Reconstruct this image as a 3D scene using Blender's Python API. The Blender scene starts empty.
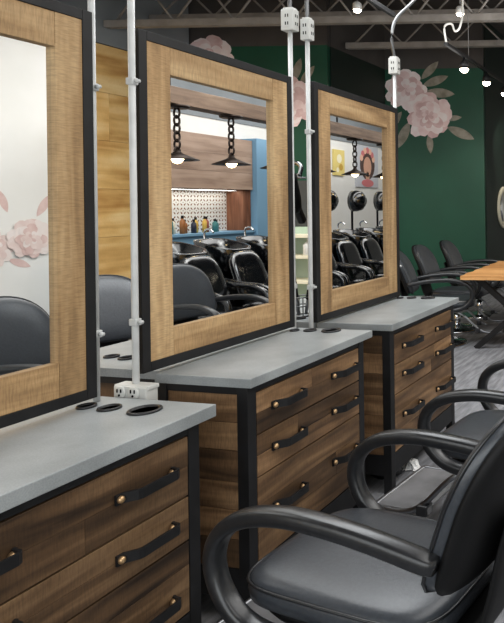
import bpy, bmesh, math, random
from mathutils import Vector, Matrix
random.seed(7)
R = random.Random(11)
SC = bpy.context.scene
COL = SC.collection
PI = math.pi

# ------------------------------------------------------------------ materials
def lin(c):
    c = c / 255.0
    return c / 12.92 if c <= 0.04045 else ((c + 0.055) / 1.055) ** 2.4
def rgb(r, g, b): return (lin(r), lin(g), lin(b), 1.0)

def base_mat(name, col, rough=.5, metal=0.0, spec=.5, coat=0.0):
    m = bpy.data.materials.new(name); m.use_nodes = True
    b = m.node_tree.nodes['Principled BSDF']
    b.inputs['Base Color'].default_value = col
    b.inputs['Roughness'].default_value = rough
    b.inputs['Metallic'].default_value = metal
    b.inputs['Specular IOR Level'].default_value = spec
    b.inputs['Coat Weight'].default_value = coat
    b.inputs['Coat Roughness'].default_value = .12
    return m

def noisy(name, c1, c2, scale=8, rough=.5, metal=0.0, spec=.5, bump=0.0, detail=6, stretch=(1, 1, 1), lo=.35, hi=.65, coat=0.0, speck=0.0):
    m = base_mat(name, c1, rough, metal, spec, coat)
    nt = m.node_tree; N = nt.nodes; L = nt.links; b = N['Principled BSDF']
    tc = N.new('ShaderNodeTexCoord'); mp = N.new('ShaderNodeMapping'); mp.inputs['Scale'].default_value = stretch
    L.new(tc.outputs['Object'], mp.inputs['Vector'])
    n = N.new('ShaderNodeTexNoise'); n.inputs['Scale'].default_value = scale; n.inputs['Detail'].default_value = detail
    L.new(mp.outputs[0], n.inputs['Vector'])
    r = N.new('ShaderNodeValToRGB'); r.color_ramp.elements[0].position = lo; r.color_ramp.elements[1].position = hi
    r.color_ramp.elements[0].color = c1; r.color_ramp.elements[1].color = c2
    L.new(n.outputs['Fac'], r.inputs['Fac'])
    out = r.outputs[0]
    if speck:
        n2 = N.new('ShaderNodeTexNoise'); n2.inputs['Scale'].default_value = 220; n2.inputs['Detail'].default_value = 3
        L.new(mp.outputs[0], n2.inputs['Vector'])
        mr = N.new('ShaderNodeMapRange'); mr.inputs[1].default_value = .3; mr.inputs[2].default_value = .7
        mr.inputs[3].default_value = 1 - speck; mr.inputs[4].default_value = 1 + speck
        L.new(n2.outputs['Fac'], mr.inputs[0])
        mx = N.new('ShaderNodeVectorMath'); mx.operation = 'SCALE'
        L.new(out, mx.inputs[0]); L.new(mr.outputs[0], mx.inputs['Scale']); out = mx.outputs[0]
    L.new(out, b.inputs['Base Color'])
    if bump:
        bp = N.new('ShaderNodeBump'); bp.inputs['Strength'].default_value = bump; bp.inputs['Distance'].default_value = .01
        L.new(n.outputs['Fac'], bp.inputs['Height']); L.new(bp.outputs[0], b.inputs['Normal'])
    return m

def wood(name, dark, mid, light, axis='y', rough=.6, saw=.2, grain=1.3, tr=(.85, 1.12)):
    """sawn timber: the grain runs along one axis, boards vary by the 'tint' attribute, cross-cut saw marks"""
    m = base_mat(name, mid, rough, 0, .35)
    nt = m.node_tree; N = nt.nodes; L = nt.links; b = N['Principled BSDF']
    tc = N.new('ShaderNodeTexCoord')
    at = N.new('ShaderNodeAttribute'); at.attribute_name = 'tint'
    sep = N.new('ShaderNodeSeparateColor'); L.new(at.outputs['Color'], sep.inputs[0])
    off = N.new('ShaderNodeVectorMath'); off.operation = 'SCALE'; off.inputs['Scale'].default_value = 23.0
    L.new(at.outputs['Color'], off.inputs[0])
    add = N.new('ShaderNodeVectorMath'); L.new(tc.outputs['Object'], add.inputs[0]); L.new(off.outputs[0], add.inputs[1])
    def nz(sc, stretch, detail=5, dist=0.0):
        mp = N.new('ShaderNodeMapping'); mp.inputs['Scale'].default_value = stretch
        L.new(add.outputs[0], mp.inputs['Vector'])
        n = N.new('ShaderNodeTexNoise'); n.inputs['Scale'].default_value = sc; n.inputs['Detail'].default_value = detail
        n.inputs['Distortion'].default_value = dist
        L.new(mp.outputs[0], n.inputs['Vector']); return n.outputs['Fac']
    i = 'xyz'.index(axis)
    lo = [1, 1, 1]; lo[i] = .09
    cross = [.12, .12, .12]; cross[i] = 1
    g1 = nz(16 * grain, lo, 7, .6); g2 = nz(3.0, [1 if k != i else .5 for k in range(3)], 3); g3 = nz(230, cross, 3)
    r = N.new('ShaderNodeValToRGB'); e = r.color_ramp.elements
    e[0].position = .34; e[0].color = dark; e[1].position = .66; e[1].color = light
    k = e.new(.5); k.color = mid
    mixv = N.new('ShaderNodeMath'); mixv.operation = 'MULTIPLY_ADD'; mixv.inputs[1].default_value = .55
    L.new(g1, mixv.inputs[0])
    m2 = N.new('ShaderNodeMath'); m2.operation = 'MULTIPLY'; m2.inputs[1].default_value = .45; L.new(g2, m2.inputs[0]); L.new(m2.outputs[0], mixv.inputs[2])
    L.new(mixv.outputs[0], r.inputs['Fac'])
    # saw marks darken in thin bands, more in patches
    mr = N.new('ShaderNodeMapRange'); mr.inputs[1].default_value = .32; mr.inputs[2].default_value = .6
    mr.inputs[3].default_value = 1 - saw; mr.inputs[4].default_value = 1.06
    L.new(g3, mr.inputs[0])
    tb = N.new('ShaderNodeMapRange'); tb.inputs[3].default_value = tr[0]; tb.inputs[4].default_value = tr[1]; L.new(sep.outputs[0], tb.inputs[0])
    mul = N.new('ShaderNodeMath'); mul.operation = 'MULTIPLY'; L.new(mr.outputs[0], mul.inputs[0]); L.new(tb.outputs[0], mul.inputs[1])
    sc = N.new('ShaderNodeVectorMath'); sc.operation = 'SCALE'; L.new(r.outputs[0], sc.inputs[0]); L.new(mul.outputs[0], sc.inputs['Scale'])
    L.new(sc.outputs[0], b.inputs['Base Color'])
    bp = N.new('ShaderNodeBump'); bp.inputs['Strength'].default_value = .25; bp.inputs['Distance'].default_value = .004
    L.new(g1, bp.inputs['Height']); L.new(bp.outputs[0], b.inputs['Normal'])
    return m

def emit(name, col, s):
    m = base_mat(name, col); b = m.node_tree.nodes['Principled BSDF']
    b.inputs['Emission Color'].default_value = col; b.inputs['Emission Strength'].default_value = s
    return m

LW = [rgb(122, 96, 66), rgb(174, 142, 102), rgb(204, 174, 132)]
DW = [rgb(54, 40, 28), rgb(110, 84, 59), rgb(160, 128, 94)]
M = {
 'frame_z': wood('light_timber_upright', *LW, axis='z'),
 'frame_y': wood('light_timber_level', *LW, axis='y'),
 'cab_y': wood('brown_timber', *DW, axis='y', saw=.2, tr=(.5, 1.4), rough=.5),
 'cab_x': wood('brown_timber_side', *DW, axis='x', saw=.25, tr=(.5, 1.35)),
 'concrete': noisy('grey_concrete', rgb(134, 138, 139), rgb(160, 164, 165), 4, .36, 0, .5, .02, speck=.10),
 'black_metal': noisy('black_metal', rgb(16, 16, 17), rgb(26, 26, 28), 12, .5, 0, .4),
 'rubber': base_mat('black_rubber', rgb(34, 34, 36), .35),
 'hole_shade': base_mat('recess_shade', rgb(6, 6, 6), .9, 0, .1),  # flat black standing for the shade inside holes and socket slots
 'brass': base_mat('aged_brass', rgb(206, 172, 130), .36, .8),
 'white_metal': noisy('white_painted_metal', rgb(186, 187, 186), rgb(200, 201, 200), 14, .42),
 'white_plastic': base_mat('white_plastic', rgb(198, 198, 194), .4),
 'leather': noisy('black_leather', rgb(53, 56, 61), rgb(60, 64, 69), 90, .33, 0, .6, .06),
 'shell': base_mat('black_moulded_plastic', rgb(10, 10, 11), .6, 0, .3),
 'arm': noisy('black_urethane', rgb(29, 30, 32), rgb(36, 37, 39), 60, .28, 0, .6, .03),
 'gloss': base_mat('glossy_black', rgb(11, 13, 16), .16, 0, .9, .5),
 'chrome': base_mat('chrome', rgb(205, 207, 210), .16, 1),
 'dark_chrome': base_mat('brushed_chrome', rgb(140, 142, 145), .3, 1),
 'gunmetal': base_mat('dull_steel', rgb(118, 119, 120), .35, .8),
 'mirror': base_mat('mirror_silver', rgb(236, 238, 238), .0, 1),
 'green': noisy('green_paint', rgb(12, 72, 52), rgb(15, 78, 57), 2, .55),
 'green_shaded': noisy('green_paint_in_shade', rgb(13, 30, 23), rgb(16, 35, 26), 2, .6),  # same green paint, with the shade of unlit wall sides in its colour
 'slate': noisy('blue_grey_paint', rgb(128, 134, 138), rgb(136, 142, 146), 2, .7),
 'charcoal': noisy('charcoal_paint', rgb(70, 66, 64), rgb(80, 76, 74), 2, .7),
 'deck': noisy('dark_ceiling_deck', rgb(70, 65, 62), rgb(86, 80, 76), 3, .8, stretch=(1, 8, 1)),
 'truss': noisy('grey_primed_steel', rgb(128, 124, 120), rgb(146, 142, 138), 6, .55),
 'white_wall': noisy('white_wall_paint', rgb(226, 225, 220), rgb(232, 231, 227), 2, .6),
 'floor': noisy('grey_carpet_tile', rgb(104, 105, 109), rgb(140, 141, 145), 5, .75, 0, .3, .05, stretch=(5, .7, 1), speck=.18),
 'pine': wood('honey_plank', rgb(176, 126, 66), rgb(222, 182, 118), rgb(242, 214, 160), axis='y', saw=.02, grain=.4, tr=(.92, 1.08)),
 'ash': wood('greige_laminate', rgb(132, 110, 96), rgb(158, 136, 120), rgb(176, 154, 138), axis='y', saw=.0, grain=.8),
 'walnut': wood('walnut_panel', rgb(84, 52, 36), rgb(120, 78, 56), rgb(146, 100, 74), axis='z', saw=.0),
 'beam': wood('brown_beam', rgb(82, 66, 54), rgb(106, 88, 74), rgb(124, 106, 90), axis='y', saw=.05),
 'table': wood('golden_slab', rgb(160, 110, 62), rgb(196, 146, 92), rgb(216, 170, 116), axis='x', saw=.02),
 'blue': base_mat('pale_blue_paint', rgb(120, 160, 188), .5),
 'pink1': noisy('pale_pink', rgb(244, 226, 226), rgb(250, 240, 240), 9, .6),
 'pink2': noisy('rose_pink', rgb(236, 208, 208), rgb(246, 226, 226), 9, .6),
 'pink3': noisy('blush_pink', rgb(216, 180, 180), rgb(232, 204, 204), 9, .6),  # deepest of the petal pinks
 'faint1': noisy('faint_cream_pink', rgb(226, 214, 208), rgb(232, 222, 218), 9, .6),
 'faint2': noisy('faint_pink', rgb(218, 196, 190), rgb(228, 212, 206), 9, .6),
 'faint3': noisy('faint_rose', rgb(206, 176, 170), rgb(220, 196, 190), 9, .6),
 'leafgrey': noisy('sage_leaf', rgb(126, 122, 108), rgb(160, 154, 142), 9, .6),
 'bronze': base_mat('dark_bronze', rgb(44, 34, 28), .4, .6),
 'cream': noisy('cream_paint', rgb(216, 210, 186), rgb(226, 220, 198), 4, .5),
 'paper': noisy('white_tissue', rgb(226, 226, 224), rgb(240, 240, 240), 20, .8),
 'mint': noisy('pale_mint_paint', rgb(176, 196, 178), rgb(190, 206, 190), 4, .5),
 'grey_panel': base_mat('slate_panel', rgb(56, 58, 58), .6),
 'bulb': emit('warm_lamp_glow', rgb(255, 226, 176), 14),
 'spot': emit('spot_lamp_glow', rgb(255, 240, 214), 30),
 'plate': noisy('grey_foot_plate', rgb(104, 104, 106), rgb(126, 126, 128), 8, .45),
}
def plain(name, r, g, b, rough=.5): 
    if name not in M: M[name] = base_mat(name, rgb(r, g, b), rough)
    return M[name]

# ------------------------------------------------------------------ mesh builder
class MB:
    def __init__(s): s.v = []; s.f = []; s.t = []; s.m = []; s.sm = []
    def add(s, vs, fs, tint=None, mi=0, smooth=False):
        o = len(s.v); s.v += [tuple(v) for v in vs]
        if tint is None: tint = (.5, .5, .5)
        for f in fs: s.f.append([o + i for i in f]); s.t.append(tint); s.m.append(mi); s.sm.append(smooth)
        return s
    def bm(s, fn, tint=None, mi=0, smooth=False):
        b = bmesh.new(); fn(b); b.verts.index_update()
        s.add([v.co.copy() for v in b.verts], [[v.index for v in f.verts] for f in b.faces], tint, mi, smooth); b.free(); return s
    def box(s, x0, x1, y0, y1, z0, z1, bev=0.0, tint=None, mi=0):
        def fn(b):
            r = bmesh.ops.create_cube(b, size=1)
            for v in r['verts']:
                v.co = Vector(((x0 + x1) / 2 + v.co.x * (x1 - x0), (y0 + y1) / 2 + v.co.y * (y1 - y0), (z0 + z1) / 2 + v.co.z * (z1 - z0)))
            if bev: bmesh.ops.bevel(b, geom=b.edges[:], offset=min(bev, .45 * min(abs(x1 - x0), abs(y1 - y0), abs(z1 - z0))), segments=2, affect='EDGES', profile=.6)
        return s.bm(fn, tint, mi)
    def sweep(s, pts, sec, closed=False, up=Vector((0, 0, 1)), tint=None, mi=0, smooth=True, scale=None):
        """sweep a section (list of (side, normal) offsets) along points"""
        P = [Vector(p) for p in pts]; n = len(P); k = len(sec); vs = []
        for i, p in enumerate(P):
            a = P[(i - 1) % n] if (i or closed) else P[0]; c = P[(i + 1) % n] if (i < n - 1 or closed) else P[-1]
            t = (c - a).normalized()
            side = t.cross(up)
            if side.length < 1e-4: side = t.cross(Vector((1, 0, 0)))
            side.normalize(); nor = side.cross(t).normalized()
            q = scale[i] if scale else 1
            for (u, w) in sec: vs.append(p + side * u * q + nor * w * q)
        fs = []
        for i in range(n if closed else n - 1):
            j = (i + 1) % n
            for a in range(k): fs.append([i * k + a, i * k + (a + 1) % k, j * k + (a + 1) % k, j * k + a])
        if not closed:
            fs.append(list(range(k))[::-1]); fs.append([(n - 1) * k + a for a in range(k)])
        return s.add(vs, fs, tint, mi, smooth)
    def tube(s, pts, r, n=10, closed=False, **kw):
        kw.setdefault('up', Vector((0.013, .021, 1)))
        return s.sweep(pts, [(r * math.cos(2 * PI * i / n), r * math.sin(2 * PI * i / n)) for i in range(n)], closed, **kw)
    def lathe(s, prof, c=(0, 0, 0), n=24, axis='z', tint=None, mi=0, smooth=True):
        vs = []; k = len(prof)
        for i in range(n):
            a = 2 * PI * i / n
            for (r, h) in prof:
                p = (r * math.cos(a), r * math.sin(a), h)
                if axis == 'x': p = (p[2], p[0], p[1])
                if axis == 'y': p = (p[1], p[2], p[0])
                vs.append((c[0] + p[0], c[1] + p[1], c[2] + p[2]))
        fs = [[i * k + j, ((i + 1) % n) * k + j, ((i + 1) % n) * k + j + 1, i * k + j + 1] for i in range(n) for j in range(k - 1)]
        if prof[0][0] > 1e-5: fs.append([i * k for i in range(n)][::-1])
        if prof[-1][0] > 1e-5: fs.append([i * k + k - 1 for i in range(n)])
        return s.add(vs, fs, tint, mi, smooth)
    def xf(s, m):
        s.v = [tuple(m @ Vector(v)) for v in s.v]; return s
    def map(s, fn):
        s.v = [tuple(fn(*v)) for v in s.v]; return s

def wloc(o):
    p = Vector((0, 0, 0))
    while o is not None: p += o.location; o = o.parent
    return p

def part(name, mb, mats, parent=None, local=False, auto=True):
    me = bpy.data.meshes.new(name)
    off = Vector((0, 0, 0)) if (local or parent is None) else wloc(parent)
    me.from_pydata([tuple(Vector(v) - off) for v in mb.v], [], mb.f)
    for mm in (mats if isinstance(mats, (list, tuple)) else [mats]): me.materials.append(M[mm] if isinstance(mm, str) else mm)
    at = me.color_attributes.new('tint', 'FLOAT_COLOR', 'CORNER')
    li = 0
    for pi, f in enumerate(mb.f):
        t = mb.t[pi]
        for _ in f: at.data[li].color = (t[0], t[1], t[2], 1); li += 1
    for pi, p in enumerate(me.polygons): p.material_index = mb.m[pi]; p.use_smooth = mb.sm[pi]
    me.validate(clean_customdata=False)
    b = bmesh.new(); b.from_mesh(me); bmesh.ops.remove_doubles(b, verts=b.verts, dist=1e-6); bmesh.ops.recalc_face_normals(b, faces=b.faces); b.to_mesh(me); b.free()
    o = bpy.data.objects.new(name, me); COL.objects.link(o)
    if parent is not None: o.parent = parent
    return o

def tag(o, label=None, cat=None, group=None, kind=None):
    if label: o['label'] = label
    if cat: o['category'] = cat
    if group: o['group'] = group
    if kind: o['kind'] = kind
    return o
def thing(name, loc, label, cat, group=None, rz=0):
    o = bpy.data.objects.new(name, None); COL.objects.link(o); o.location = loc; o.rotation_euler = (0, 0, rz)
    o.empty_display_size = .1
    return tag(o, label, cat, group)
def solo(name, mb, mats, label, cat, group=None):
    """a thing that is a single mesh, origin at its base"""
    xs = [v[0] for v in mb.v]; ys = [v[1] for v in mb.v]; zs = [v[2] for v in mb.v]
    c = Vector(((min(xs) + max(xs)) / 2, (min(ys) + max(ys)) / 2, min(zs)))
    mb.v = [tuple(Vector(v) - c) for v in mb.v]
    o = part(name, mb, mats); o.location = c
    return tag(o, label, cat, group)
def struct(name, mb, mats): return tag(part(name, mb, mats), kind='structure')
def kids(o): return [c for c in bpy.data.objects if c.parent == o]
def dup(root, loc, rz, label=None, group=None):
    r = root.copy(); COL.objects.link(r); r.location = loc; r.rotation_euler = (0, 0, rz)
    if label: r['label'] = label
    if group: r['group'] = group
    for ch in kids(root):
        c = ch.copy(); COL.objects.link(c); c.parent = r
        for g in kids(ch):
            d = g.copy(); COL.objects.link(d); d.parent = c
    return r
def tint(): return (R.random(), R.random(), R.random())
def superell(hx, hy, e, n=40):
    out = []
    for i in range(n):
        a = 2 * PI * i / n; c, s_ = math.cos(a), math.sin(a)
        out.append((hx * math.copysign(abs(c) ** (2 / e), c), hy * math.copysign(abs(s_) ** (2 / e), s_)))
    return out
def pillow(mb, hx, hy, levels, e=4.5, n=44, mi=0, ctr=(0, 0)):
    """stack of outlines: levels = (z, inset, lift at centre)"""
    vs = []; fs = []
    base = superell(1, 1, e, n)
    for (z, ins) in levels:
        for (x, y) in base: vs.append((ctr[0] + x * max(hx - ins, .001), ctr[1] + y * max(hy - ins, .001), z))
    for l in range(len(levels) - 1):
        for i in range(n): fs.append([l * n + i, l * n + (i + 1) % n, (l + 1) * n + (i + 1) % n, (l + 1) * n + i])
    fs.append(list(range(n))[::-1]); fs.append([(len(levels) - 1) * n + i for i in range(n)])
    return mb.add(vs, fs, None, mi, True)
def spline(ctrl, per=8):
    P = [Vector(p) for p in ctrl]; out = []
    for i in range(len(P) - 1):
        a = P[max(i - 1, 0)]; b = P[i]; c = P[i + 1]; d = P[min(i + 2, len(P) - 1)]
        for k in range(per):
            t = k / per
            out.append(.5 * ((2 * b) + (c - a) * t + (2 * a - 5 * b + 4 * c - d) * t * t + (3 * b - 3 * c + d - a) * t ** 3))
    out.append(P[-1]); return out

# ------------------------------------------------------------------ camera
cd = bpy.data.cameras.new('camera'); cam = bpy.data.objects.new('camera', cd); COL.objects.link(cam); SC.camera = cam
F, PX, PY = 614.0, 547.63, 205.74
yaw, pitch, roll = .2236, .0007, -.0132
fw = Vector((-math.sin(yaw) * math.cos(pitch), math.cos(yaw) * math.cos(pitch), -math.sin(pitch)))
rt = Vector((math.cos(yaw), math.sin(yaw), 0)); up = rt.cross(fw)
r2 = rt * math.cos(roll) + up * math.sin(roll); u2 = -rt * math.sin(roll) + up * math.cos(roll)
mw = Matrix((r2, u2, -fw)).transposed().to_4x4(); mw.translation = Vector((1.947, -1.89, 1.5))
cam.matrix_world = mw
cd.sensor_fit = 'VERTICAL'; cd.sensor_height = 36; cd.sensor_width = 36; cd.lens = F * 36 / 623
cd.shift_x = (252 - PX) / 623; cd.shift_y = (PY - 311.5) / 623
cd.clip_start = .02

# ------------------------------------------------------------------ the room
XR = 5.0; CE = 4.7
struct('floor', MB().box(-5.2, XR + .1, -4.1, 12.1, -.1, 0), 'floor')
struct('ceiling', MB().box(-5.2, XR + .1, -4.1, 12.1, CE, CE + .1), 'deck')
b = MB(); z = 0
while z < 3.53:
    h = min(.5905, 3.54 - z); y = -4.0 - R.random() * 2
    while y < 5.5:
        l = 2.2 + R.random() * 1.2; b.box(-5.1, -5.0, max(y, -4.0) + .0015, min(y + l, 5.55) - .0015, z + .0015, z + h - .0015, .003, tint()); y += l
        if y < -4: y = -4
    z += h
struct('wall_left', b, 'pine')
struct('trim_1', MB().box(-5.1, -4.98, -4, 5.55, 3.545, CE), 'slate')
SK = .2126          # the building grid lies at a slight angle to the island
def wall(name, pts, z0, z1, m):
    k = len(pts); vs = [(x, y, z0) for x, y in pts] + [(x, y, z1) for x, y in pts]
    return struct(name, MB().add(vs, [list(range(k))[::-1], [k + i for i in range(k)]] + [[i, (i + 1) % k, k + (i + 1) % k, k + i] for i in range(k)]), m)
def ya(x): return 6.0 + SK * (x + 3.06)
def yb(x): return 8.0 + SK * (x + 1.39)
A = [(-5.1, ya(-5.1)), (-3.06, ya(-3.06)), (-3.08, ya(-3.06) + .1), (-5.1, ya(-5.1) + .1)]
B = [(-3.1, yb(-3.1)), (-1.39, yb(-1.39)), (-1.41, yb(-1.39) + .1), (-3.1, yb(-3.1) + .1)]
S_ = [(-3.06, 6.1), (-3.02, yb(-3.02) - .002), (-3.12, yb(-3.12) - .002), (-3.16, 6.1)]
for i, (nm, q, mt) in enumerate((('wall_back_left', A, 'green'), ('wall_back', B, 'green'), ('wall_recess_side', S_, 'green_shaded'))):
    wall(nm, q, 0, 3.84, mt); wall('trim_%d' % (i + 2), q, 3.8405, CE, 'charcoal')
struct('wall_far_side', MB().box(-1.49, -1.39, 8.1, 12.0, 0, CE), 'green_shaded')
struct('wall_far', MB().box(-1.49, XR + .1, 12.0, 12.1, 0, CE), 'white_wall')
struct('wall_right', MB().box(XR, XR + .1, -4, 12, 0, CE), 'white_wall')
struct('trim_8', MB().box(XR - .02, XR - .0005, 3.7, 11.99, 2.87, CE), 'slate')
struct('wall_front', MB().box(-5.1, XR + .1, -4.1, -4.0, 0, CE), 'white_wall')

# open web joists across the room
jl = 'grey open web steel joist spanning across under the dark ceiling deck'
def joist(yc, x0, x1, zb=3.74, h=.54):
    zt = zb + h
    t = thing('ceiling_joist', ((x0 + x1) / 2, yc + SK * (x0 + x1) / 2, zb), jl, 'joist', 'open web joists under the ceiling')
    def bar(z0, z1, w):
        P = [(x0, -w), (x1, -w), (x1, w), (x0, w)]
        vs = [(x, yc + SK * x + d, z) for z in (z0, z1) for x, d in P]
        return MB().add(vs, [[3, 2, 1, 0], [4, 5, 6, 7], [0, 1, 5, 4], [1, 2, 6, 5], [2, 3, 7, 6], [3, 0, 4, 7]])
    part('bottom_chord', bar(zb, zb + .085, .045), 'truss', t)
    part('top_chord', bar(zt, zt + .06, .05), 'truss', t)
    w = MB(); x = x0 + .1; k = 0
    while x + .36 < x1:
        a = (x, yc + SK * x, zb + .06 if k % 2 == 0 else zt + .01); c = (x + .36, yc + SK * (x + .36), zt + .01 if k % 2 == 0 else zb + .06)
        w.tube([a, c], .014, 6); x += .36; k += 1
    part('web', w, 'truss', t)
for yc, x0, zb in ((2.95, -4.95, 3.74), (4.1, -4.95, 3.74), (5.3, -4.95, 3.74), (4.95, -4.95, 4.0), (5.95, -4.95, 4.0), (6.98, -2.95, 3.86)): joist(yc, x0, 4.9, zb, .54 if zb < 3.8 else .42)
# long pipes along the room above the joists
for x, zz, lb in ((-2.1, 4.33, 'thin grey pipe running lengthwise above the joists over the island'), (-3.3, 4.33, 'thin grey pipe running lengthwise above the joists near the green wall')):
    solo('ceiling_pipe', MB().tube([(x, 1.5, zz + .06), (x, 5.4, zz + .06)], .03, 10), 'truss', lb, 'pipe')

# ------------------------------------------------------------------ styling cabinets
def handle(parent, X, y0, y1, z):
    """black strap pull lying along Y on face X, brass studs at both ends"""
    st = MB()
    path = [(X + .004, y0 - .011, z), (X + .005, y0 + .010, z), (X + .036, y0 + .034, z + .002), (X + .040, y0 + .045, z + .002), (X + .041, (y0 + y1) / 2, z + .003),
            (X + .040, y1 - .012, z + .002), (X + .034, y1 - .002, z + .002), (X + .006, y1 + .004, z), (X + .004, y1 + .010, z)]
    st.sweep(path, [(-.004, -.0145), (.004, -.0145), (.004, .0145), (-.004, .0145)], up=Vector((0, 0, 1)), smooth=False)
    h = part('handle', st, 'black_metal', parent)
    for y in (y0, y1):
        part('stud', MB().lathe([(.0, .014), (.007, .0125), (.0105, .008), (.0105, .0)], (X + .006, y, z), 14, 'x'), 'brass', parent)

def cabinet(y0, y1, X, top, th, seams, hz, hy, holes, label, xb=0.004, sgn=1, simple=False, dk=1.0):
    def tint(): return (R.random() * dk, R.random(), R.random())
    """unit from y0..y1, front plane at X (sgn -1 mirrors to the back of the island)"""
    S = lambda x: x * sgn
    def bx(m, xa, xc, *a, **k): m.box(min(S(xa), S(xc)), max(S(xa), S(xc)), *a, **k); return m
    t = thing('styling_cabinet', (S(X / 2), (y0 + y1) / 2, 0), label, 'cabinet')
    ct = part('countertop', bx(MB(), xb, X + .017, y0, y1, top - th, top, bev=.003), 'concrete', t)
    for (hx, hyy, r) in holes:
        part('grommet', MB().lathe([(r * .78, -.0), (r * .78, .004), (r * .86, .008), (r * .96, .007), (r, .0005)], (S(hx), hyy, top + .0003), 30).lathe([(0, .0008), (r * .82, .0008)], (S(hx), hyy, top + .0003), 30, mi=1), ['rubber', 'hole_shade'], ct)
    u = top - th; fy0, fy1 = y0 + .004, y1 - .058
    p = .045
    fr = MB()
    for ya in (fy0, fy1 - p):
        for xa in (xb + .004, X - p):
            bx(fr, xa, xa + p, ya, ya + p, 0, u - .0005, bev=.002)
    for xa in (xb + .004, X - p):
        for (za, zb_) in ((u - .026, u - .001), (.095, .2)):
            bx(fr, xa + .002, xa + p - .002, fy0 + p - .001, fy1 - p + .001, za, zb_)
    for ya in (fy0, fy1 - p):
        for (za, zb_) in ((u - .026, u - .001), (.095, .2)):
            bx(fr, xb + .004 + p - .001, X - p + .001, ya + .002, ya + p - .002, za, zb_)
    part('metal_frame', fr, 'black_metal', t)
    # side panels of stacked boards
    for ya, yb in ((fy0 + .006, fy0 + .024), (fy1 - .024, fy1 - .006)):
        s = MB(); z = .2
        while z < u - .03:
            h = min(.095 + R.random() * .02, u - .027 - z)
            if u - .027 - (z + h) < .03: h = u - .027 - z
            bx(s, xb + p + .005, X - p - .001, ya, yb, z + .001, z + h - .001, bev=.002, tint=tint()); z += h
        part('side_panel', s, 'cab_x', t)
    part('back_panel', bx(MB(), xb + .006, xb + .016, fy0 + p, fy1 - p, .2, u - .026), 'cab_y', t)
    d0, d1 = fy0 + p + .003, fy1 - p - .003
    lev = [u - .028] + seams + [.203]
    for i in range(len(lev) - 1):
        zt_, zb_ = lev[i] - .0025, lev[i + 1] + .0025
        d = MB()
        nb = 2 if zt_ - zb_ < .22 else 3
        for k in range(nb):
            za = zb_ + (zt_ - zb_) * k / nb; zc = zb_ + (zt_ - zb_) * (k + 1) / nb
            sp = d0 + (d1 - d0) * (.25 + .5 * R.random()) if R.random() < .6 else None
            segs = [(d0, d1)] if sp is None else [(d0, sp), (sp, d1)]
            for (a, c) in segs: bx(d, X - .022, X - .001 + .0012 * R.random(), a + (.0004 if a != d0 else 0), c - (.0004 if c != d1 else 0), za + .0004, zc - .0004, bev=.0012, tint=tint())
        # drawer box behind the front
        bx(d, xb + .06, X - .023, d0 + .03, d1 - .03, zb_ + .02, zt_ - .03, tint=(.2, .3, .4))
        dr = part('drawer', d, 'cab_y', t)
        if not simple:
            for (a, c) in hy: handle(dr, X, a, c, hz[i])
    return t

def hole_set(y, x0=-.0): return [(x0 + .02, y, .026), (x0 + .1, y + .006, .032), (x0 + .205, y + .012, .05)]
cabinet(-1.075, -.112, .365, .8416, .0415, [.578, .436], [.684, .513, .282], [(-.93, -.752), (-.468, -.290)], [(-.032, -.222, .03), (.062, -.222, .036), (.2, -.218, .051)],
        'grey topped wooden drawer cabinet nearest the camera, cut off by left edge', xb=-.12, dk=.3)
cabinet(.0126, .884, .400, .8923, .0345, [.672, .515], [.755, .598, .372], [(.155, .320), (.555, .733)], [(.035, .806, .024), (.114, .818, .032), (.222, .832, .048)],
        'middle wooden drawer cabinet with grey top, below second mirror')
cabinet(1.042, 1.995, .427, .8897, .0348, [.665, .505], [.748, .598, .378], [(1.19, 1.385), (1.64, 1.865)], [(.06, 1.905, .024), (.14, 1.915, .032), (.25, 1.93, .048)],
        'farthest wooden drawer cabinet with grey top, below third mirror')
cabinet(.052, .884, .60, .8915, .0345, [.672, .515], [.755, .598, .372], [], [(.31, .19, .034), (.40, .20, .03), (.52, .19, .03)],
        'grey topped cabinet on far side of the island, glimpsed between first and second mirrors', sgn=-1, simple=True)
cabinet(1.042, 1.995, .60, .8897, .0348, [.665, .505], [.748, .598, .378], [], [(.15, 1.12, .03)],
        'grey topped cabinet on far side of the island, glimpsed between second and third mirrors', sgn=-1, simple=True)

# ------------------------------------------------------------------ mirrors
def framed_mirror(X, y0, y1, zb, zt, wr, label, depth=.037, w=None):
    w = w or wr
    t = thing('framed_mirror', (X - depth / 2, (y0 + y1) / 2, zb - .036), label, 'mirror')
    e = .035
    f = MB()
    xa, xb = X - depth, X + .003
    f.box(xa, xb, y0 - e, y0, zb - e, zt + e, .002).box(xa, xb, y1, y1 + e, zb - e, zt + e, .002)
    f.box(xa, xb, y0, y1, zt, zt + e, .002).box(xa, xb, y0, y1, zb - e, zb, .002)
    f.box(xa, xa + .006, y0, y1, zb, zt)
    part('metal_frame', f, 'black_metal', t)
    for (a, c) in ((y0, y0 + w), (y1 - w, y1)):
        part('frame_stile', MB().box(X - .03, X, a, c, zb, zt, .002, tint()), 'frame_z', t)
    for (a, c) in ((zb, zb + wr), (zt - wr, zt)):
        part('frame_rail', MB().box(X - .03, X - .001, y0 + w + .0008, y1 - w - .0008, a, c, .002, tint()), 'frame_y', t)
    part('mirror_glass', MB().box(X - .026, X - .020, y0 + w - .004, y1 - w + .004, zb + wr - .004, zt - wr + .004), 'mirror', t)
    return t
framed_mirror(-.03, -1.03, -.222, .9, 2.145, .112, 'timber framed mirror nearest the camera, cut off by left edge', w=.09)
framed_mirror(.0123, -.0111, .8031, .9424, 2.1272, .106, 'timber framed mirror in the middle, reflecting the pendant lamps and tiled niche')
framed_mirror(.0468, 1.0127, 1.8951, .9352, 2.1318, .1134, 'farthest timber framed mirror, reflecting the two wall pictures')

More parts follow.
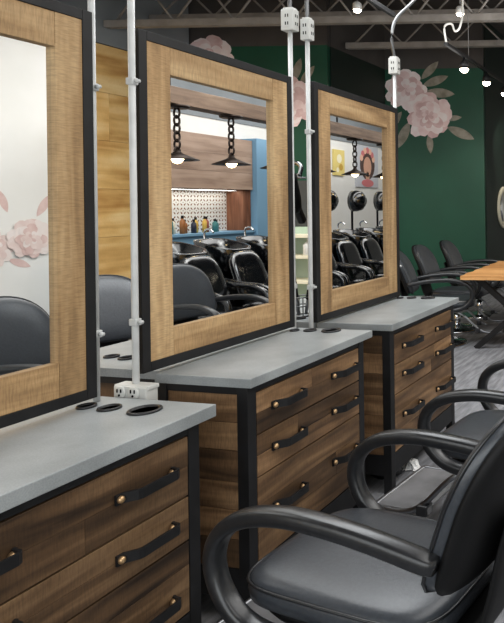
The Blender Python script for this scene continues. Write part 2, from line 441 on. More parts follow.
# ------------------------------------------------------------------ conduit posts with outlet boxes
def outlet_faces(x, y, z, hx, hy, side):
    s = MB()
    if side: s.box(x + hx - .001, x + hx + .0012, y - .014, y + .014, z - .038, z + .038, .0005)
    else: s.box(x - .018, x + .018, y - hy - .0012, y - hy + .001, z - .038, z + .038, .0005)
    for k in (-1, 1):
        zc = z + k * .02
        for d in (-.007, .007):
            if side: s.box(x + hx - .001, x + hx + .0024, y + d - .0026, y + d + .0026, zc - .008, zc + .008, mi=1)
            else: s.box(x + d - .0026, x + d + .0026, y - hy - .0024, y - hy + .001, zc - .008, zc + .008, mi=1)
    return s
def post(x, y, zbox, label, zc, flex, base=0.0, r=.0115, hx=.036, hy=.026, sg=1):
    t = thing('conduit_post', (x, y, base), label, 'post')
    part('pole', MB().tube([(x, y, base + .001), (x, y, zbox - .05)], r, 12), 'white_metal', t)
    bx_ = part('outlet_box', MB().box(x - hx, x + hx, y - hy, y + hy, zbox - .055, zbox + .055, .006).box(x - hx + .008, x + hx - .008, y - hy + .006, y + hy - .006, zbox + .055, zbox + .064, .003), 'white_plastic', t)
    for sd in (False, True): part('socket', outlet_faces(x, y, zbox, hx, hy, sd), ['white_plastic', 'hole_shade'], bx_)
    for z in zc:
        c = MB().box(x - .015, x + .015, y - .0135, y + .0135, z - .013, z + .013, .004)
        c.tube([(x + sg * .014, y, z), (x + sg * .032, y, z)], .007, 8).box(x - .004, x + .004, y + .012, y + .019, z - .006, z + .006, .002)
        part('clamp', c, 'white_metal', t)
    part('flexible_conduit', MB().tube(spline([(x, y, zbox + .06), (x + flex[0] * .1, y, zbox + .3), (x + flex[0], y + flex[1], 3.3), (x + flex[0] * 1.1, y + flex[1] * 1.2, CE)]), .011, 8), 'gunmetal', t)
    return t
post(-.055, -.1655, 2.46, 'white conduit post just right of the first mirror', (1.075, 1.93), (.1, 0), base=.8418, r=.0105)
p2 = post(.006, -.067, 2.46, 'white conduit post along left side of the middle mirror, double socket box at counter height', (1.1, 1.965), (.1, 0))
post(-.040, .908, 2.47, 'white conduit post behind right edge of middle mirror, outlet box on top', (1.1,), (-.14, 0), sg=-1)
post(.026, .958, 2.43, 'white conduit post just left of the farthest mirror, outlet box on top', (1.09, 1.9), (.14, 0), hx=.028, hy=.022)
post(.015, 1.957, 2.46, 'white conduit post at right edge of the farthest mirror', (1.1,), (.06, .45), base=.8899, hx=.032)
bxp = part('socket_box', MB().box(-.058, .082, -.1, -.048, .795, .877, .006).box(-.062, .086, -.094, -.046, .864, .880, .004), 'white_plastic', p2)
for x in (-.026, .032):
    m = MB().lathe([(0, .006), (.02, .006), (.024, .003), (.024, 0)], (0, 0, 0), 20, 'y').map(lambda a, b_, c: (x - a, -.1 - b_, .854 + c))
    for dx in (-.008, .008): m.box(x + dx - .002, x + dx + .002, -.1085, -.105, .856, .868, mi=1)
    m.lathe([(0, -.108), (.004, -.108), (.004, -.105)], (x, 0, .846), 10, 'y', mi=1)
    part('socket', m, ['white_plastic', 'hole_shade'], bxp)

# ------------------------------------------------------------------ styling chair (front is local +X)
def sect(w, h, n=16, e=3.2): return superell(w / 2, h / 2, e, n)
def make_chair():
    t = thing('styling_chair', (0, 0, 0), 'x', 'chair')
    # seat cushion
    s = MB(); pillow(s, .325, .24, [(.418, .02), (.43, .004), (.455, 0), (.475, .004), (.489, .016), (.496, .04), (.5, .08), (.502, .14)], 4.6, ctr=(.045, 0))
    s.map(lambda x, y, z: (x, y, z + (.012 * max(0, x - .1) if z > .47 else 0) - (.03 * max(0, x - .2) ** 1)))
    st = part('seat', s, 'leather', t, True)
    pp = [(x + .045, y, .478 - .03 * max(0, x + .045 - .2)) for x, y in superell(.3235, .2385, 4.6, 44)]
    part('piping', MB().tube(pp, .0045, 6, closed=True), 'arm', st, True)
    part('seat_pan', pillow(MB(), .285, .225, [(.38, .05), (.39, .01), (.405, 0), (.418, .004)], 4.4, ctr=(.028, 0)), 'shell', t, True)
    # back: outline in (y,z), thickness in x, wrapped and reclined
    HZ = .228
    def warp(y, z, c):
        lo = max(0, -z / HZ); hi = max(0, z / HZ)
        y *= 1.02 - .06 * hi ** 2
        return (c + .6 * y * y - (z + .2) * .36 - .09 * max(0, z) - .345, y, .80 + z)
    def outline(hy, hz, n=56):
        out = []
        for i in range(n):
            a = 2 * PI * i / n; c, s_ = math.cos(a), math.sin(a)
            e = 6.5 if s_ < 0 else 2.9
            k = (abs(c) ** e + abs(s_) ** e) ** (-1 / e)
            out.append((hy * c * k, hz * s_ * k))
        return out
    def backmesh(levels, hy, hz):
        vs = []; n = 56
        for c, ins in levels: vs += [warp(y, z, c) for y, z in outline(hy - ins, hz - ins, n)]
        fs = [[l * n + i, l * n + (i + 1) % n, (l + 1) * n + (i + 1) % n, (l + 1) * n + i] for l in range(len(levels) - 1) for i in range(n)]
        fs += [list(range(n))[::-1], [(len(levels) - 1) * n + i for i in range(n)]]
        return MB().add(vs, fs, None, 0, True)
    bk = part('backrest', backmesh([(.0, .012), (.012, .002), (.03, .0), (.045, .004), (.056, .016), (.064, .04), (.069, .08), (.071, .13)], .262, HZ), 'leather', t, True)
    part('piping', MB().tube([warp(y, z, .035) for y, z in outline(.263, HZ + .001)], .005, 6, closed=True), 'arm', bk, True)
    part('back_shell', backmesh([(-.034, .12), (-.034, .07), (-.03, .03), (-.022, .01), (-.01, .0), (.003, .001), (.006, .012)], .265, HZ + .003), 'shell', t, True)
    part('back_bracket', MB().sweep(spline([(-.12, 0, .392), (-.24, 0, .392), (-.345, 0, .43), (-.392, 0, .53), (-.425, 0, .66), (-.45, 0, .74)], 5), sect(.34, .026)), 'shell', t, True)
    for sg in (-1, 1):
        y = sg * .285
        path = spline([(.02, y * .8, .398), (.14, y * .97, .402), (.25, y, .425), (.325, y, .485), (.355, y, .565), (.33, y, .64), (.25, y, .695), (.12, y, .722), (-.02, y, .722), (-.16, y, .71), (-.325, y * .98, .682)], 6)
        sc = [.75 + .25 * min(1, i / 20) for i in range(len(path))]
        a = part('armrest', MB().sweep(path, sect(.06, .048), up=Vector((0, 1, 0)), scale=sc) if False else arm_sweep(path, .056, .046), 'arm', t, True)
    # pump column, base, footrest
    part('pump_column', MB().lathe([(.04, .05), (.04, .2), (.032, .2), (.032, .385), (.08, .386)], n=20), 'chrome', t, True)
    part('base', MB().lathe([(.29, 0), (.29, .012), (.27, .022), (.08, .04), (.045, .06)], n=36), 'chrome', t, True)
    f = MB(); f.tube(spline([(.1, -.13, .385), (.26, -.2, .33), (.40, -.212, .2), (.50, -.215, .15), (.64, -.212, .15), (.66, -.18, .15), (.66, 0, .15), (.66, .18, .15), (.64, .212, .15), (.50, .215, .15), (.40, .212, .2), (.26, .2, .33), (.1, .13, .385)], 6), .0125, 10)
    fr = part('footrest', f, 'dark_chrome', t, True)
    part('foot_plate', MB().box(.41, .652, -.204, .204, .146, .156, .003), 'plate', fr, True)
    for sg in (-1, 1): part('footrest_bracket', MB().box(.375, .43, sg * .212 - .0285, sg * .212 + .0285, .152, .198, .008), 'rubber', fr, True)
    return t
def arm_sweep(path, wy, h):
    """flat sided arm in its vertical plane: section wide across Y, h along the plane normal"""
    m = MB(); n = len(path); sec = superell(wy / 2, h / 2, 3.0, 16); vs = []
    for i, p in enumerate(path):
        a = path[max(i - 1, 0)]; c = path[min(i + 1, n - 1)]; t = (c - a); t.y = 0; t.normalize()
        nor = Vector((-t.z, 0, t.x))
        f = 1.0
        if i > n - 4: f = (1, .95, .8)[min(2, i - (n - 3))] if i >= n - 3 else 1
        for (u, w) in sec: vs.append(p + Vector((0, u * f, 0)) + nor * w * f)
    k = 16; fs = [[i * k + a, i * k + (a + 1) % k, (i + 1) * k + (a + 1) % k, (i + 1) * k + a] for i in range(n - 1) for a in range(k)]
    fs.append(list(range(k))[::-1]); fs.append([(n - 1) * k + a for a in range(k)])
    return m.add(vs, fs, None, 0, True)
chair = make_chair()
chair.location = (1.10, -.265, 0); chair.rotation_euler = (0, 0, PI - .15)
chair['label'] = 'black leather salon chair closest to the camera, lower right'
dup(chair, (1.23, .775, 0), PI - .12, 'black leather salon chair facing the middle cabinet, behind the closest chair')
dup(chair, (1.93, 2.55, 0), PI + .1, 'black salon chair standing before the shampoo units, reflected low in the middle mirror')
dup(chair, (-1.85, 1.5, 0), -.55, 'black salon chair beyond the island, seen between first and second mirrors')
dup(chair, (-.70, 4.42, 0), .3, 'black salon chair nearest of three along the green wall')
dup(chair, (-.82, 5.2, 0), .1, 'black salon chair between two others along the green wall')
dup(chair, (-.86, 6.15, 0), .1, 'black salon chair farthest along the green wall, behind wooden table')

# crumpled tissue and black bag at the foot of the far cabinet
b = MB(); pillow(b, .09, .07, [(0, .012), (.015, 0), (.05, .006), (.07, .03), (.08, .055)], 2.4, 20, ctr=(.27, 1.27))
b.map(lambda x, y, z: (x + .012 * math.sin(40 * y + 30 * z), y + .012 * math.sin(37 * x), z))
def crumple(cx, cy, z0, r, h):
    m = MB(); n = 9; vs = []; fs = []
    for i in range(n):
        for j in range(n):
            u = (i / (n - 1) - .5) * 2; w = (j / (n - 1) - .5) * 2
            vs.append((cx + u * r + R.uniform(-.2, .2) * r, cy + w * r * .7 + R.uniform(-.2, .2) * r, z0 + max(0.002, h * (1 - u * u) * (1 - w * w) * R.uniform(.3, 1.2))))
    fs = [[i * n + j, (i + 1) * n + j, (i + 1) * n + j + 1, i * n + j + 1] for i in range(n - 1) for j in range(n - 1)]
    return m.add(vs, fs)
solo('trash_bag', b, 'gloss', 'small black bag on the floor at foot of the farthest cabinet', 'bag')
solo('crumpled_tissue', crumple(.375, 1.37, .002, .055, .07), 'paper', 'crumpled white tissue beside the black bag on floor', 'tissue')
solo('paper_scrap', crumple(.56, .915, .002, .03, .03), 'paper', 'white paper scrap on floor by the middle cabinet', 'paper')

# ------------------------------------------------------------------ wooden table
t = thing('wooden_table', (.35, 4.95, 0), 'golden wood slab table on black crossed metal legs at right edge', 'table')
top = MB(); n = 24; o0 = []
for i in range(n + 1): o0.append((-.36 + .012 * math.sin(i * 1.3) - .10 * (i / n), 4.12 + 1.7 * i / n))
o0 += [(1.1, 5.82), (1.1, 4.12)]
k = len(o0); vs = [(x, y, .738) for x, y in o0] + [(x, y, .78) for x, y in o0]
top.add(vs, [list(range(k))[::-1], [k + i for i in range(k)]] + [[i, (i + 1) % k, k + (i + 1) % k, k + i] for i in range(k)])
part('tabletop', top, 'table', t)
for y in (4.3, 5.6):
    for (xa, xb) in ((-.25, .62), (.62, -.25)):
        part('leg', MB().sweep([(xa, y + (.03 if xa > 0 else -.03), 0), (xb, y + (.03 if xa > 0 else -.03), .737)], [(-.03, -.022), (.03, -.022), (.03, .022), (-.03, .022)], up=Vector((0, 1, 0)), smooth=False), 'black_metal', t)
part('stretcher', MB().box(.15, .21, 4.3, 5.6, .34, .39, .004), 'black_metal', t)

# ------------------------------------------------------------------ wall decals (flat painted peonies)
def petal(m, cx, cz, ang, l, w, y, mi):
    n = 10; pts = []
    for i in range(n + 1):
        q = i / n; pts.append((q * l, w * math.sin(PI * min(1, q * .92 + .04)) ** .6 * (.35 + .65 * q)))
    for i in range(n, -1, -1):
        q = i / n; pts.append((q * l, -w * math.sin(PI * min(1, q * .92 + .04)) ** .6 * (.35 + .65 * q)))
    pts = [(a * (1 + .05 * math.sin(9 * a / l + ang)), b_) for a, b_ in pts]
    c, s = math.cos(ang), math.sin(ang)
    m.add([(cx + a * c - b_ * s, y, cz + a * s + b_ * c) for a, b_ in pts], [list(range(len(pts)))], None, mi)
def bloom(cx, cz, r, y0, seed):
    q = random.Random(seed); m = MB(); y = y0
    for ring, (cnt, rr) in enumerate(((9, 1.0), (9, .86), (8, .7), (7, .54), (6, .38), (5, .24))):
        for i in range(cnt):
            a = 2 * PI * (i + .5 * (ring % 2)) / cnt + q.uniform(-.2, .2)
            petal(m, cx + q.uniform(-.03, .03) * r, cz + q.uniform(-.03, .03) * r, a, r * rr * q.uniform(.88, 1.06), r * rr * .42, y, (ring + q.choice((0, 0, 1, 2))) % 3)
            y -= .00035
    return m
def leaf(cx, cz, ang, l, y):
    m = MB(); n = 10; pts = [(i / n * l, .16 * l * math.sin(PI * i / n) ** .8) for i in range(n + 1)] + [(i / n * l, -.16 * l * math.sin(PI * i / n) ** .8) for i in range(n - 1, 0, -1)]
    c, s = math.cos(ang), math.sin(ang)
    return m.add([(cx + a * c - b_ * s, y, cz + a * s + b_ * c) for a, b_ in pts], [list(range(len(pts)))])
def decal(blooms, leaves, y, label, xf=None, sk=0, x0=0, faint=False):
    c = blooms[0]
    t = thing('flower_decal', (c[0], y, c[1]) if xf is None else (xf, c[0], c[1]), label, 'wall decal')
    def put(nm, m, mt):
        if sk: m.map(lambda a, b_, z: (a - (b_ - y) * sk, b_ + sk * (a - x0), z))
        if xf is not None: m.map(lambda a, b_, z: (xf + (b_ - y), a, z))
        part(nm, m, mt, t)
    for i, (cx, cz, r) in enumerate(blooms): put('bloom', bloom(cx, cz, r, y - .004 - i * .014, 5 + i + int(cx * 10)), ['faint1', 'faint2', 'faint3'] if faint else ['pink1', 'pink2', 'pink3'])
    for (cx, cz, a, l) in leaves: put('leaf', leaf(cx, cz, a, l, y - .002), 'faint3' if faint else 'leafgrey')
decal([(-2.68, 3.50, .36), (-2.30, 3.05, .40)],
      [(-2.42, 3.66, .8, .42), (-2.40, 3.55, .35, .46), (-2.36, 3.45, -.1, .5), (-2.75, 3.12, -2.2, .42), (-2.62, 2.95, -2.0, .5), (-2.85, 3.2, -1.7, .35), (-2.0, 2.85, -.45, .5), (-2.05, 2.98, .1, .3), (-2.3, 2.75, -1.5, .35)], 8.0,
      'pink peony decal on the far green wall, right of the farthest mirror', sk=SK, x0=-1.39)
decal([(-4.75, 3.62, .42), (-3.58, 3.02, .38), (-4.15, 3.2, .40)],
      [(-3.55, 3.30, 1.25, .38), (-3.45, 3.28, .9, .34), (-3.9, 2.8, -1.8, .4)], 6.0,
      'pink peony decal on the nearer green wall, behind the middle mirror', sk=SK, x0=-3.06)
decal([(3.05, 1.12, .20), (3.42, 1.22, .24), (2.72, 1.08, .18)],
      [(3.2, 1.0, -.4, .25), (2.85, .95, -2.2, .25), (3.5, 1.45, 1.0, .3), (3.2, 1.5, 1.9, .25)], XR, 'faded pink flower mural on white wall, seen in first mirror', xf=XR, faint=True)

# ------------------------------------------------------------------ round mirror at right edge
t = thing('round_mirror', (-1.385, 9.07, 1.08), 'round mirror in a thick pale ring at far right edge', 'mirror')
part('ring_frame', MB().lathe([(.30, 0), (.30, .03), (.32, .04), (.37, .04), (.39, .03), (.39, 0)], (-1.389, 9.07, 1.47), 40, 'x'), 'cream', t)
part('mirror_glass', MB().lathe([(0, .012), (.305, .012), (.305, .004)], (-1.389, 9.07, 1.47), 40, 'x'), 'mirror', t)

# ------------------------------------------------------------------ track lights
def track(x, y0, y1, z, spots, label, drops, feed=False):
    t = thing('track_light', (x, (y0 + y1) / 2, z), label, 'light')
    part('track_rail', MB().box(x - .018, x + .018, y0, y1, z - .018, z + .018, .003), 'black_metal', t)
    if feed: part('power_cable', MB().tube(spline([(-.52, 4.22, 3.235), (-.53, 4.2, 3.4), (-.47, 4.25, 3.44), (-.43, 4.25, 3.36), (-.37, 4.25, 3.42), (-.36, 4.3, 3.7), (-.36, 4.3, CE)], 6), .012, 8), 'white_plastic', t)
    for y in drops: part('drop_cable', MB().tube([(x, y, z + .018), (x, y, CE)], .004, 6), 'gunmetal', t)
    for y in spots:
        h = part('spot_head', MB().lathe([(.012, 0), (.02, -.03), (.05, -.06), (.056, -.13)], (x, y, z - .02), 16), 'black_metal', t)
        part('bulb', MB().lathe([(0, -.128), (.046, -.128), (.046, -.12)], (x, y, z - .02), 16).lathe([(0, -.175), (.03, -.165), (.05, -.14), (.053, -.128)], (x, y, z - .02), 12), 'spot', h)
track(-.52, 4.2, 9.4, 3.22, (4.75, 5.55, 6.35, 7.2, 8.1), 'black ceiling track with small glowing spotlights and looped white feed cable, upper right', (4.9, 7.0), feed=True)
track(-.59, 1.3, 3.17, 3.22, (1.7,), 'black ceiling track end at top edge, nearer the camera', (1.5, 2.8))
def bare_spot(x, y, z, label):
    t = thing('ceiling_spotlight', (x, y, z), label, 'light')
    part('stem', MB().tube([(x, y, z + .08), (x, y, CE)], .008, 6), 'gunmetal', t)
    h = part('housing', MB().lathe([(.02, .09), (.045, .07), (.05, 0)], (x, y, z), 14), 'white_metal', t)
    part('bulb', MB().lathe([(0, -.03), (.03, -.02), (.044, .004)], (x, y, z), 14), 'spot', h)
bare_spot(-1.445, 4.03, 3.6, 'small lit spotlight among joists, above the farthest mirror')
bare_spot(-.50, 4.59, 3.65, 'small lit spotlight among joists, above the right ceiling track')

# ------------------------------------------------------------------ glimpsed between second and third mirrors
t = thing('shelf_unit', (-1.75, 3.4, 0), 'cream shelf unit glimpsed between second and third mirrors', 'shelf')
for x in (-1.98, -1.52): part('upright', MB().box(x - .02, x + .02, 3.3, 3.55, 0, 1.62, .004), 'cream', t)
for z in (.45, .78, 1.02, 1.22): part('shelf', MB().box(-1.96, -1.54, 3.3, 3.55, z, z + .03, .003), 'cream', t)
part('back_panel', MB().box(-1.96, -1.54, 3.5505, 3.57, 1.32, 1.78), 'grey_panel', t)
part('back_board', MB().box(-1.96, -1.54, 3.5505, 3.562, .02, 1.318), 'mint', t)
t = thing('pump_bottle', (-1.62, 3.38, 1.0505), 'white bottle on the cream shelf unit', 'bottle')
part('bottle', MB().lathe([(.05, 0), (.055, .01), (.055, .10), (.03, .125), (.018, .13)], (-1.62, 3.38, 1.0505), 18), 'white_plastic', t)
part('cap', MB().lathe([(.019, .0), (.019, .03), (0, .032)], (-1.62, 3.38, 1.1805), 14), 'white_plastic', t)
# hair dryer hung on the back side, with a looped cord
t = thing('hair_dryer', (-.13, 1.04, 1.42), 'black hair dryer with looped cord hanging beside the farthest mirror', 'hair dryer')
d = MB().lathe([(0, -.09), (.05, -.085), (.062, -.05), (.06, .0), (.045, .08), (.042, .13), (.036, .13)], (0, 0, 0), 20, 'z')
d.map(lambda x, y, z: (x - .145, y + 1.03, z + 1.56)); part('body', d, 'shell', t)
part('grip', MB().sweep([(-.125, 1.03, 1.53), (-.14, 1.09, 1.5), (-.15, 1.15, 1.43)], sect(.04, .045)), 'shell', t)
part('cord', MB().tube(spline([(-.15, 1.04, 1.58), (-.175, 1.04, 1.66), (-.15, 1.04, 1.73), (-.10, 1.03, 1.745), (-.05, 1.0, 1.72), (-.035, .962, 1.67)], 6), .012, 8), 'gloss', t)
part('hook', MB().tube([(.012, .945, 1.66), (-.035, .955, 1.66), (-.045, .965, 1.68)], .006, 6), 'gunmetal', t)
# hot tools standing in a caddy on the far counter
t = thing('tool_caddy', (-.20, 1.2, .8899), 'dark wire caddy holding hot tools on counter behind farthest mirror', 'caddy')
cc = MB()
for z in (.894, .95, 1.0): cc.tube([(-.2 + .055 * math.cos(a * PI / 10), 1.2 + .055 * math.sin(a * PI / 10), z) for a in range(20)], .004, 6, closed=True)
part('ring_wires', cc, 'gunmetal', t)
cc = MB()
for a in range(8): cc.tube([(-.2 + .055 * math.cos(a * PI / 4), 1.2 + .055 * math.sin(a * PI / 4), .894), (-.2 + .055 * math.cos(a * PI / 4), 1.2 + .055 * math.sin(a * PI / 4), 1.0)], .003, 6)
part('upright_wires', cc, 'gunmetal', t)
for (dx, dy, lx, ly, h, lb) in ((-.022, .01, -.05, -.03, .2, 'black curling iron leaning leftmost in the wire caddy'), (.0, -.02, -.01, -.035, .23, 'tallest black curling iron in the wire caddy'), (.022, .012, .04, -.01, .19, 'black curling iron leaning right in the wire caddy')):
    p0 = Vector((-.2 + dx, 1.2 + dy, .900)); p1 = p0 + Vector((lx, ly, h))
    t = thing('curling_iron', p0, lb, 'hair tool')
    part('barrel', MB().tube([p0, p0.lerp(p1, .45)], .009, 10), 'gunmetal', t)
    part('handle', MB().tube([p0.lerp(p1, .45), p0.lerp(p1, .55), p1], .013, 10), 'shell', t)

# ------------------------------------------------------------------ shampoo area (seen in the mirrors)
def make_backwash():
    """seat looks to local -X, bowl at local +X"""
    t = thing('backwash_unit', (0, 0, 0), 'glossy black shampoo chair and bowl in the row reflected in the mirrors', 'shampoo unit', 'shampoo units in a row')
    part('pedestal', MB().box(.28, .62, -.2, .2, 0, .85, .03), 'gloss', t, True)
    b = MB(); pillow(b, .26, .25, [(.80, .12), (.86, .06), (1.0, .01), (1.10, 0), (1.115, .006), (1.112, .03), (1.02, .06), (.92, .12)], 3.2, 36, ctr=(.42, 0))
    b.map(lambda x, y, z: (x, y, z + .22 * (x - .42) + (.10 * max(0, abs(y) - .12) if z > 1.05 else 0)))
    bw = part('bowl', b, 'gloss', t, True)
    part('tap', MB().tube(spline([(.66, 0, 1.16), (.66, 0, 1.25), (.6, 0, 1.28), (.54, 0, 1.24)], 5), .012, 8), 'chrome', bw, True)
    s = MB(); pillow(s, .27, .25, [(.36, .03), (.39, 0), (.46, 0), (.49, .03), (.5, .09)], 4, ctr=(-.22, 0)); part('seat', s, 'gloss', t, True)
    m = MB(); pillow(m, .24, .30, [(-.03, .03), (0, 0), (.05, 0), (.075, .03), (.085, .1)], 3.4, 40)
    m.map(lambda a, b_, c: (-c + .38 * (b_ + .3) - .02 - .3 * a * a, a, .74 + b_ ))
    part('backrest', m, 'gloss', t, True)
    part('plinth', MB().box(-.4, .3, -.16, .16, 0, .36, .02), 'shell', t, True)
    for sg in (-1, 1):
        y = .285 * sg
        part('armrest', arm_sweep(spline([(.05, y, .42), (-.3, y, .42), (-.44, y, .5), (-.42, y, .62), (-.28, y, .68), (-.05, y, .70), (.16, y, .74)], 6), .05, .06), 'gloss', t, True)
    return t
bw = make_backwash(); bw.location = (2.75, 3.41, 0)
for i in range(1, 9): dup(bw, (2.75, 3.41 + .66 * i, 0), 0)
# pendants below a timber beam
struct('trim_5', MB().box(3.3, 3.5, 3.35, 10.5, 2.63, 2.81, .005), 'beam')
for x in (3.4,):
    for y in (3.6, 6.7, 10.0): tag(part('trim_6', MB().tube([(x, y, 2.8), (x, y, CE)], .012, 8), 'black_metal'), kind='structure')
def make_pendant():
    t = thing('pendant_lamp', (0, 0, 0), 'dark pendant lamp on chunky chain, seen in the mirrors', 'lamp', 'pendant lamps under the beam')
    part('canopy', MB().lathe([(.0, 0), (.13, 0), (.13, -.02), (.11, -.03), (0, -.03)], n=20), 'bronze', t, True)
    c = MB(); z = -.03; k = 0
    while z > -.47:
        pts = [(.036 * math.cos(a * PI / 6), 0, z - .05 + .055 * math.sin(a * PI / 6)) if k % 2 == 0 else (0, .036 * math.cos(a * PI / 6), z - .05 + .055 * math.sin(a * PI / 6)) for a in range(12)]
        c.tube(pts, .012, 6, closed=True, up=Vector((0, 1, 0)) if k % 2 == 0 else Vector((1, 0, 0))); z -= .085; k += 1
    part('chain', c, 'bronze', t, True)
    sh = part('lamp_shade', MB().lathe([(.02, -.47), (.035, -.5), (.06, -.52), (.215, -.585), (.212, -.59), (.055, -.53), (.0, -.53)], n=28), 'bronze', t, True)
    part('bulb', MB().lathe([(0, -.63), (.04, -.615), (.065, -.575), (.05, -.535), (0, -.53)], n=16), 'bulb', t, True)
    return t
pd = make_pendant(); pd.location = (3.4, 3.69, 2.63)
for y in (4.5, 5.35, 6.25, 7.21, 8.2): dup(pd, (3.4, y, 2.63), 0)
# tiled niche wall
t = thing('wall_cabinet', (4.8, 5.2, 0), 'pale wood wall unit with tiled niche, reflected in the middle mirror', 'wall unit')
u = MB()
for k, (za, zb_) in enumerate(((1.80, 2.05), (2.052, 2.30), (2.302, 2.56))): u.box(4.62, 4.995, 3.95, 6.4, za, zb_, .002, tint())
part('upper_panel', u, 'ash', t)
part('lower_cabinet', MB().box(4.62, 4.995, 3.95, 6.4, .001, 1.14), 'blue', t)
part('shelf_top', MB().box(4.58, 4.995, 3.95, 6.4, 1.142, 1.178, .003), 'blue', t)
part('end_panel', MB().box(4.66, 4.995, 6.24, 6.4, 1.179, 1.799, .002), 'walnut', t)
part('niche_tile', MB().box(4.96, 4.992, 3.96, 6.238, 1.18, 1.798), 'white_wall', t)
pt = MB(); k = 0
y = 4.02
while y < 6.2:
    z = 1.25
    while z < 1.78:
        for a in range(4):
            an = a * PI / 2 + PI / 4
            y1, z1 = y + .05 * math.cos(an), z + .05 * math.sin(an)
            pt.add([(4.958, y + .012 * math.cos(an), z + .012 * math.sin(an)), (4.958, y1 + .012 * math.sin(an), z1 - .012 * math.cos(an)), (4.958, y + .066 * math.cos(an), z + .066 * math.sin(an)), (4.958, y1 - .012 * math.sin(an), z1 + .012 * math.cos(an))], [[0, 1, 2, 3]])
        pt.box(4.957, 4.959, y + .054, y + .066, z - .006, z + .006)
        z += .12
    y += .12
part('tile_pattern', pt, 'walnut', t)
struct('trim_7', MB().box(4.55, 5.0, 6.41, 6.75, 0, 2.6), 'blue')
def bottle(x, y, z, r, h, col, lb):
    t = thing('product_bottle', (x, y, z), lb, 'bottle', 'product bottles on the niche shelf')
    part('bottle', MB().lathe([(r, 0), (r, h * .68), (r * .45, h * .8), (r * .4, h * .84)], (x, y, z), 14), col, t)
    part('cap', MB().lathe([(r * .5, h * .84), (r * .5, h), (0, h)], (x, y, z), 12), 'shell', t)
pal = [plain('amber', 150, 96, 50), plain('ivory', 226, 220, 200), plain('teal', 60, 120, 120), plain('brick', 150, 80, 66), plain('gold', 206, 170, 80), plain('ink', 40, 44, 60)]
for i in range(16):
    bottle(4.72 + .06 * (i % 2), 4.35 + .098 * i, 1.1785, .03 + .008 * R.random(), .17 + .1 * R.random(), pal[(i * 5 + i // 3) % 6], 'small product bottle on the niche shelf reflected in middle mirror')
# hood dryers on stands
def make_hood():
    t = thing('hood_dryer', (0, 0, 0), 'black hood dryer on a stand, reflected in the farthest mirror', 'hair dryer', 'hood dryers behind the shampoo units')
    part('hood', MB().lathe([(.0, .14), (.09, .12), (.16, .06), (.185, -.03), (.185, -.1), (.165, -.1), (.15, 0), (0, .06)], (0, 0, 0), 26, 'x').map(lambda x, y, z: (-x, y, z + 1.62)), 'gloss', t, True)
    part('stand', MB().tube([(.12, 0, 0.02), (.12, 0, 1.45), (.03, 0, 1.56)], .02, 10), 'shell', t, True)
    part('base', MB().lathe([(.22, 0), (.22, .02), (.04, .05)], (.12, 0, 0), 24), 'shell', t, True)
    return t
hd = make_hood(); hd.location = (3.72, 6.95, 0)
for y in (7.85, 8.75): dup(hd, (3.72, y, 0), 0)
# wall pictures
t = thing('wall_picture', (XR - .02, 9.0, 2.16), 'yellow picture on white wall, reflected in farthest mirror', 'picture')
part('canvas', MB().box(XR - .035, XR - .002, 9.1, 9.5, 2.16, 2.68, .003), plain('soft_yellow', 226, 206, 128), t)
m = MB()
for (y, z, r, mi) in ((9.3, 2.5, .09, 0), (9.36, 2.33, .07, 1), (9.24, 2.27, .05, 0)):
    n = 18; m.add([(XR - .037 - mi * .001, y + r * math.cos(2 * PI * i / n), z + r * math.sin(2 * PI * i / n)) for i in range(n)], [list(range(n))], None, mi)
part('painted_shapes', m, [plain('cream_ink', 240, 232, 200), plain('ochre', 196, 160, 70)], t)
t = thing('wall_picture', (XR - .02, 10.4, 1.95), 'portrait picture in pinks and browns on white wall, reflected in farthest mirror', 'picture')
part('canvas', MB().box(XR - .035, XR - .002, 9.95, 10.9, 1.95, 2.85, .003), plain('pale_grey_canvas', 196, 198, 204), t)
m = MB()
def ell(m, y, z, a, b_, mi, d): 
    n = 22; m.add([(XR - .037 - d * .001, y + a * math.cos(2 * PI * i / n), z + b_ * math.sin(2 * PI * i / n)) for i in range(n)], [list(range(n))], None, mi)
ell(m, 10.42, 2.45, .32, .34, 0, 0); ell(m, 10.42, 2.40, .17, .22, 1, 1); ell(m, 10.42, 2.16, .08, .12, 1, 1); ell(m, 10.42, 2.04, .26, .085, 2, 2)
for k in range(7): ell(m, 10.42 + .27 * math.cos(.3 + k * .42), 2.5 + .26 * math.sin(.3 + k * .42), .07, .07, 2 if k % 2 else 3, 3 + k * .1)
part('painted_shapes', m, [plain('umber', 78, 56, 50), plain('skin_tan', 206, 160, 136), plain('rose', 206, 120, 122), plain('peach', 232, 186, 160)], t)

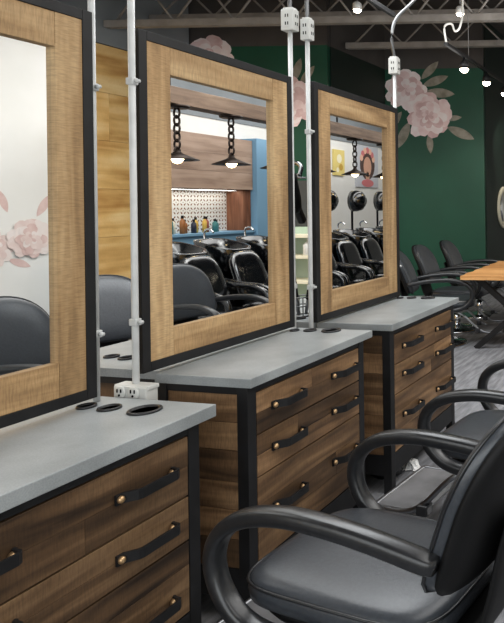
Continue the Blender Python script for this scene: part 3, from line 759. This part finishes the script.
# ------------------------------------------------------------------ light
def area(name, loc, rot, sx, sy, e, col=(1, 1, 1)):
    l = bpy.data.lights.new(name, 'AREA'); l.shape = 'RECTANGLE'; l.size = sx; l.size_y = sy; l.energy = e; l.color = col
    o = bpy.data.objects.new(name, l); COL.objects.link(o); o.location = loc; o.rotation_euler = rot; return o
area('daylight_front', (1.2, -3.85, 2.1), (PI / 2, 0, 0), 6.5, 2.6, 150, (.92, .97, 1))
area('ceiling_light_right', (2.4, 1.0, 3.6), (0, 0, 0), 2.4, 6.0, 150, (1, .99, .97))
area('island_fill', (-.6, 1.9, 3.6), (0, 0, 0), 1.8, 3.2, 140, (.95, .98, 1))  # unseen overhead lamp, added for sheen on the chair seats
area('left_fill', (-3.2, .6, 3.5), (0, .25, 0), 2.0, 4.0, 170, (1, .95, .86))  # added out of view to brighten the plank wall and green walls
area('right_wall_fill', (3.0, 7.0, 3.6), (0, -.5, 0), 2.0, 7.0, 200, (1, .98, .96))  # added out of view, tilted to whiten the reflected right wall
area('white_wall_fill', (2.6, 2.6, 3.4), (0, -.9, 0), .6, 4.0, 30, (1, .98, .96))  # added lamp without fixture, lifts the white wall in the first mirror
area('joist_fill', (.9, 3.4, 3.1), (PI, 0, 0), 3.0, 3.0, 75, (1, .97, .93))  # added upward lamp that lightens the joists and ceiling deck
area('niche_fill', (4.8, 5.1, 1.785), (0, 0, 0), .12, 2.2, 8, (1, .95, .88))  # lamp added under the upper panel to brighten the niche tile
def spot(loc, to, e, size=1.3):
    l = bpy.data.lights.new('spot_lamp', 'SPOT'); l.energy = e; l.spot_size = size; l.spot_blend = .7; l.color = (1, .94, .84); l.shadow_soft_size = .05
    o = bpy.data.objects.new('spot_lamp', l); COL.objects.link(o); o.location = loc
    o.rotation_euler = (Vector(to) - Vector(loc)).to_track_quat('-Z', 'Y').to_euler()
spot((-.52, 4.75, 3.0), (-1.0, 5.2, 0), 60); spot((-.52, 5.55, 3.0), (-2.2, 7.8, 2.9), 30); spot((-.52, 6.35, 3.0), (-1.6, 7.9, 1.2), 60)
spot((-.52, 8.1, 3.0), (-1.39, 9.6, 2.3), 90); spot((-1.35, 4.5, 3.5), (-2.9, 5.9, 1.6), 160)  # the last lamp is added to brighten the nearer green wall
w = bpy.data.worlds.new('world'); SC.world = w; w.use_nodes = True
w.node_tree.nodes['Background'].inputs[0].default_value = (.8, .86, .95, 1); w.node_tree.nodes['Background'].inputs[1].default_value = .25
SC.view_settings.view_transform = 'Standard'
SC.view_settings.look = 'None'
SC.view_settings.exposure = -0.08
SC.view_settings.gamma = .95
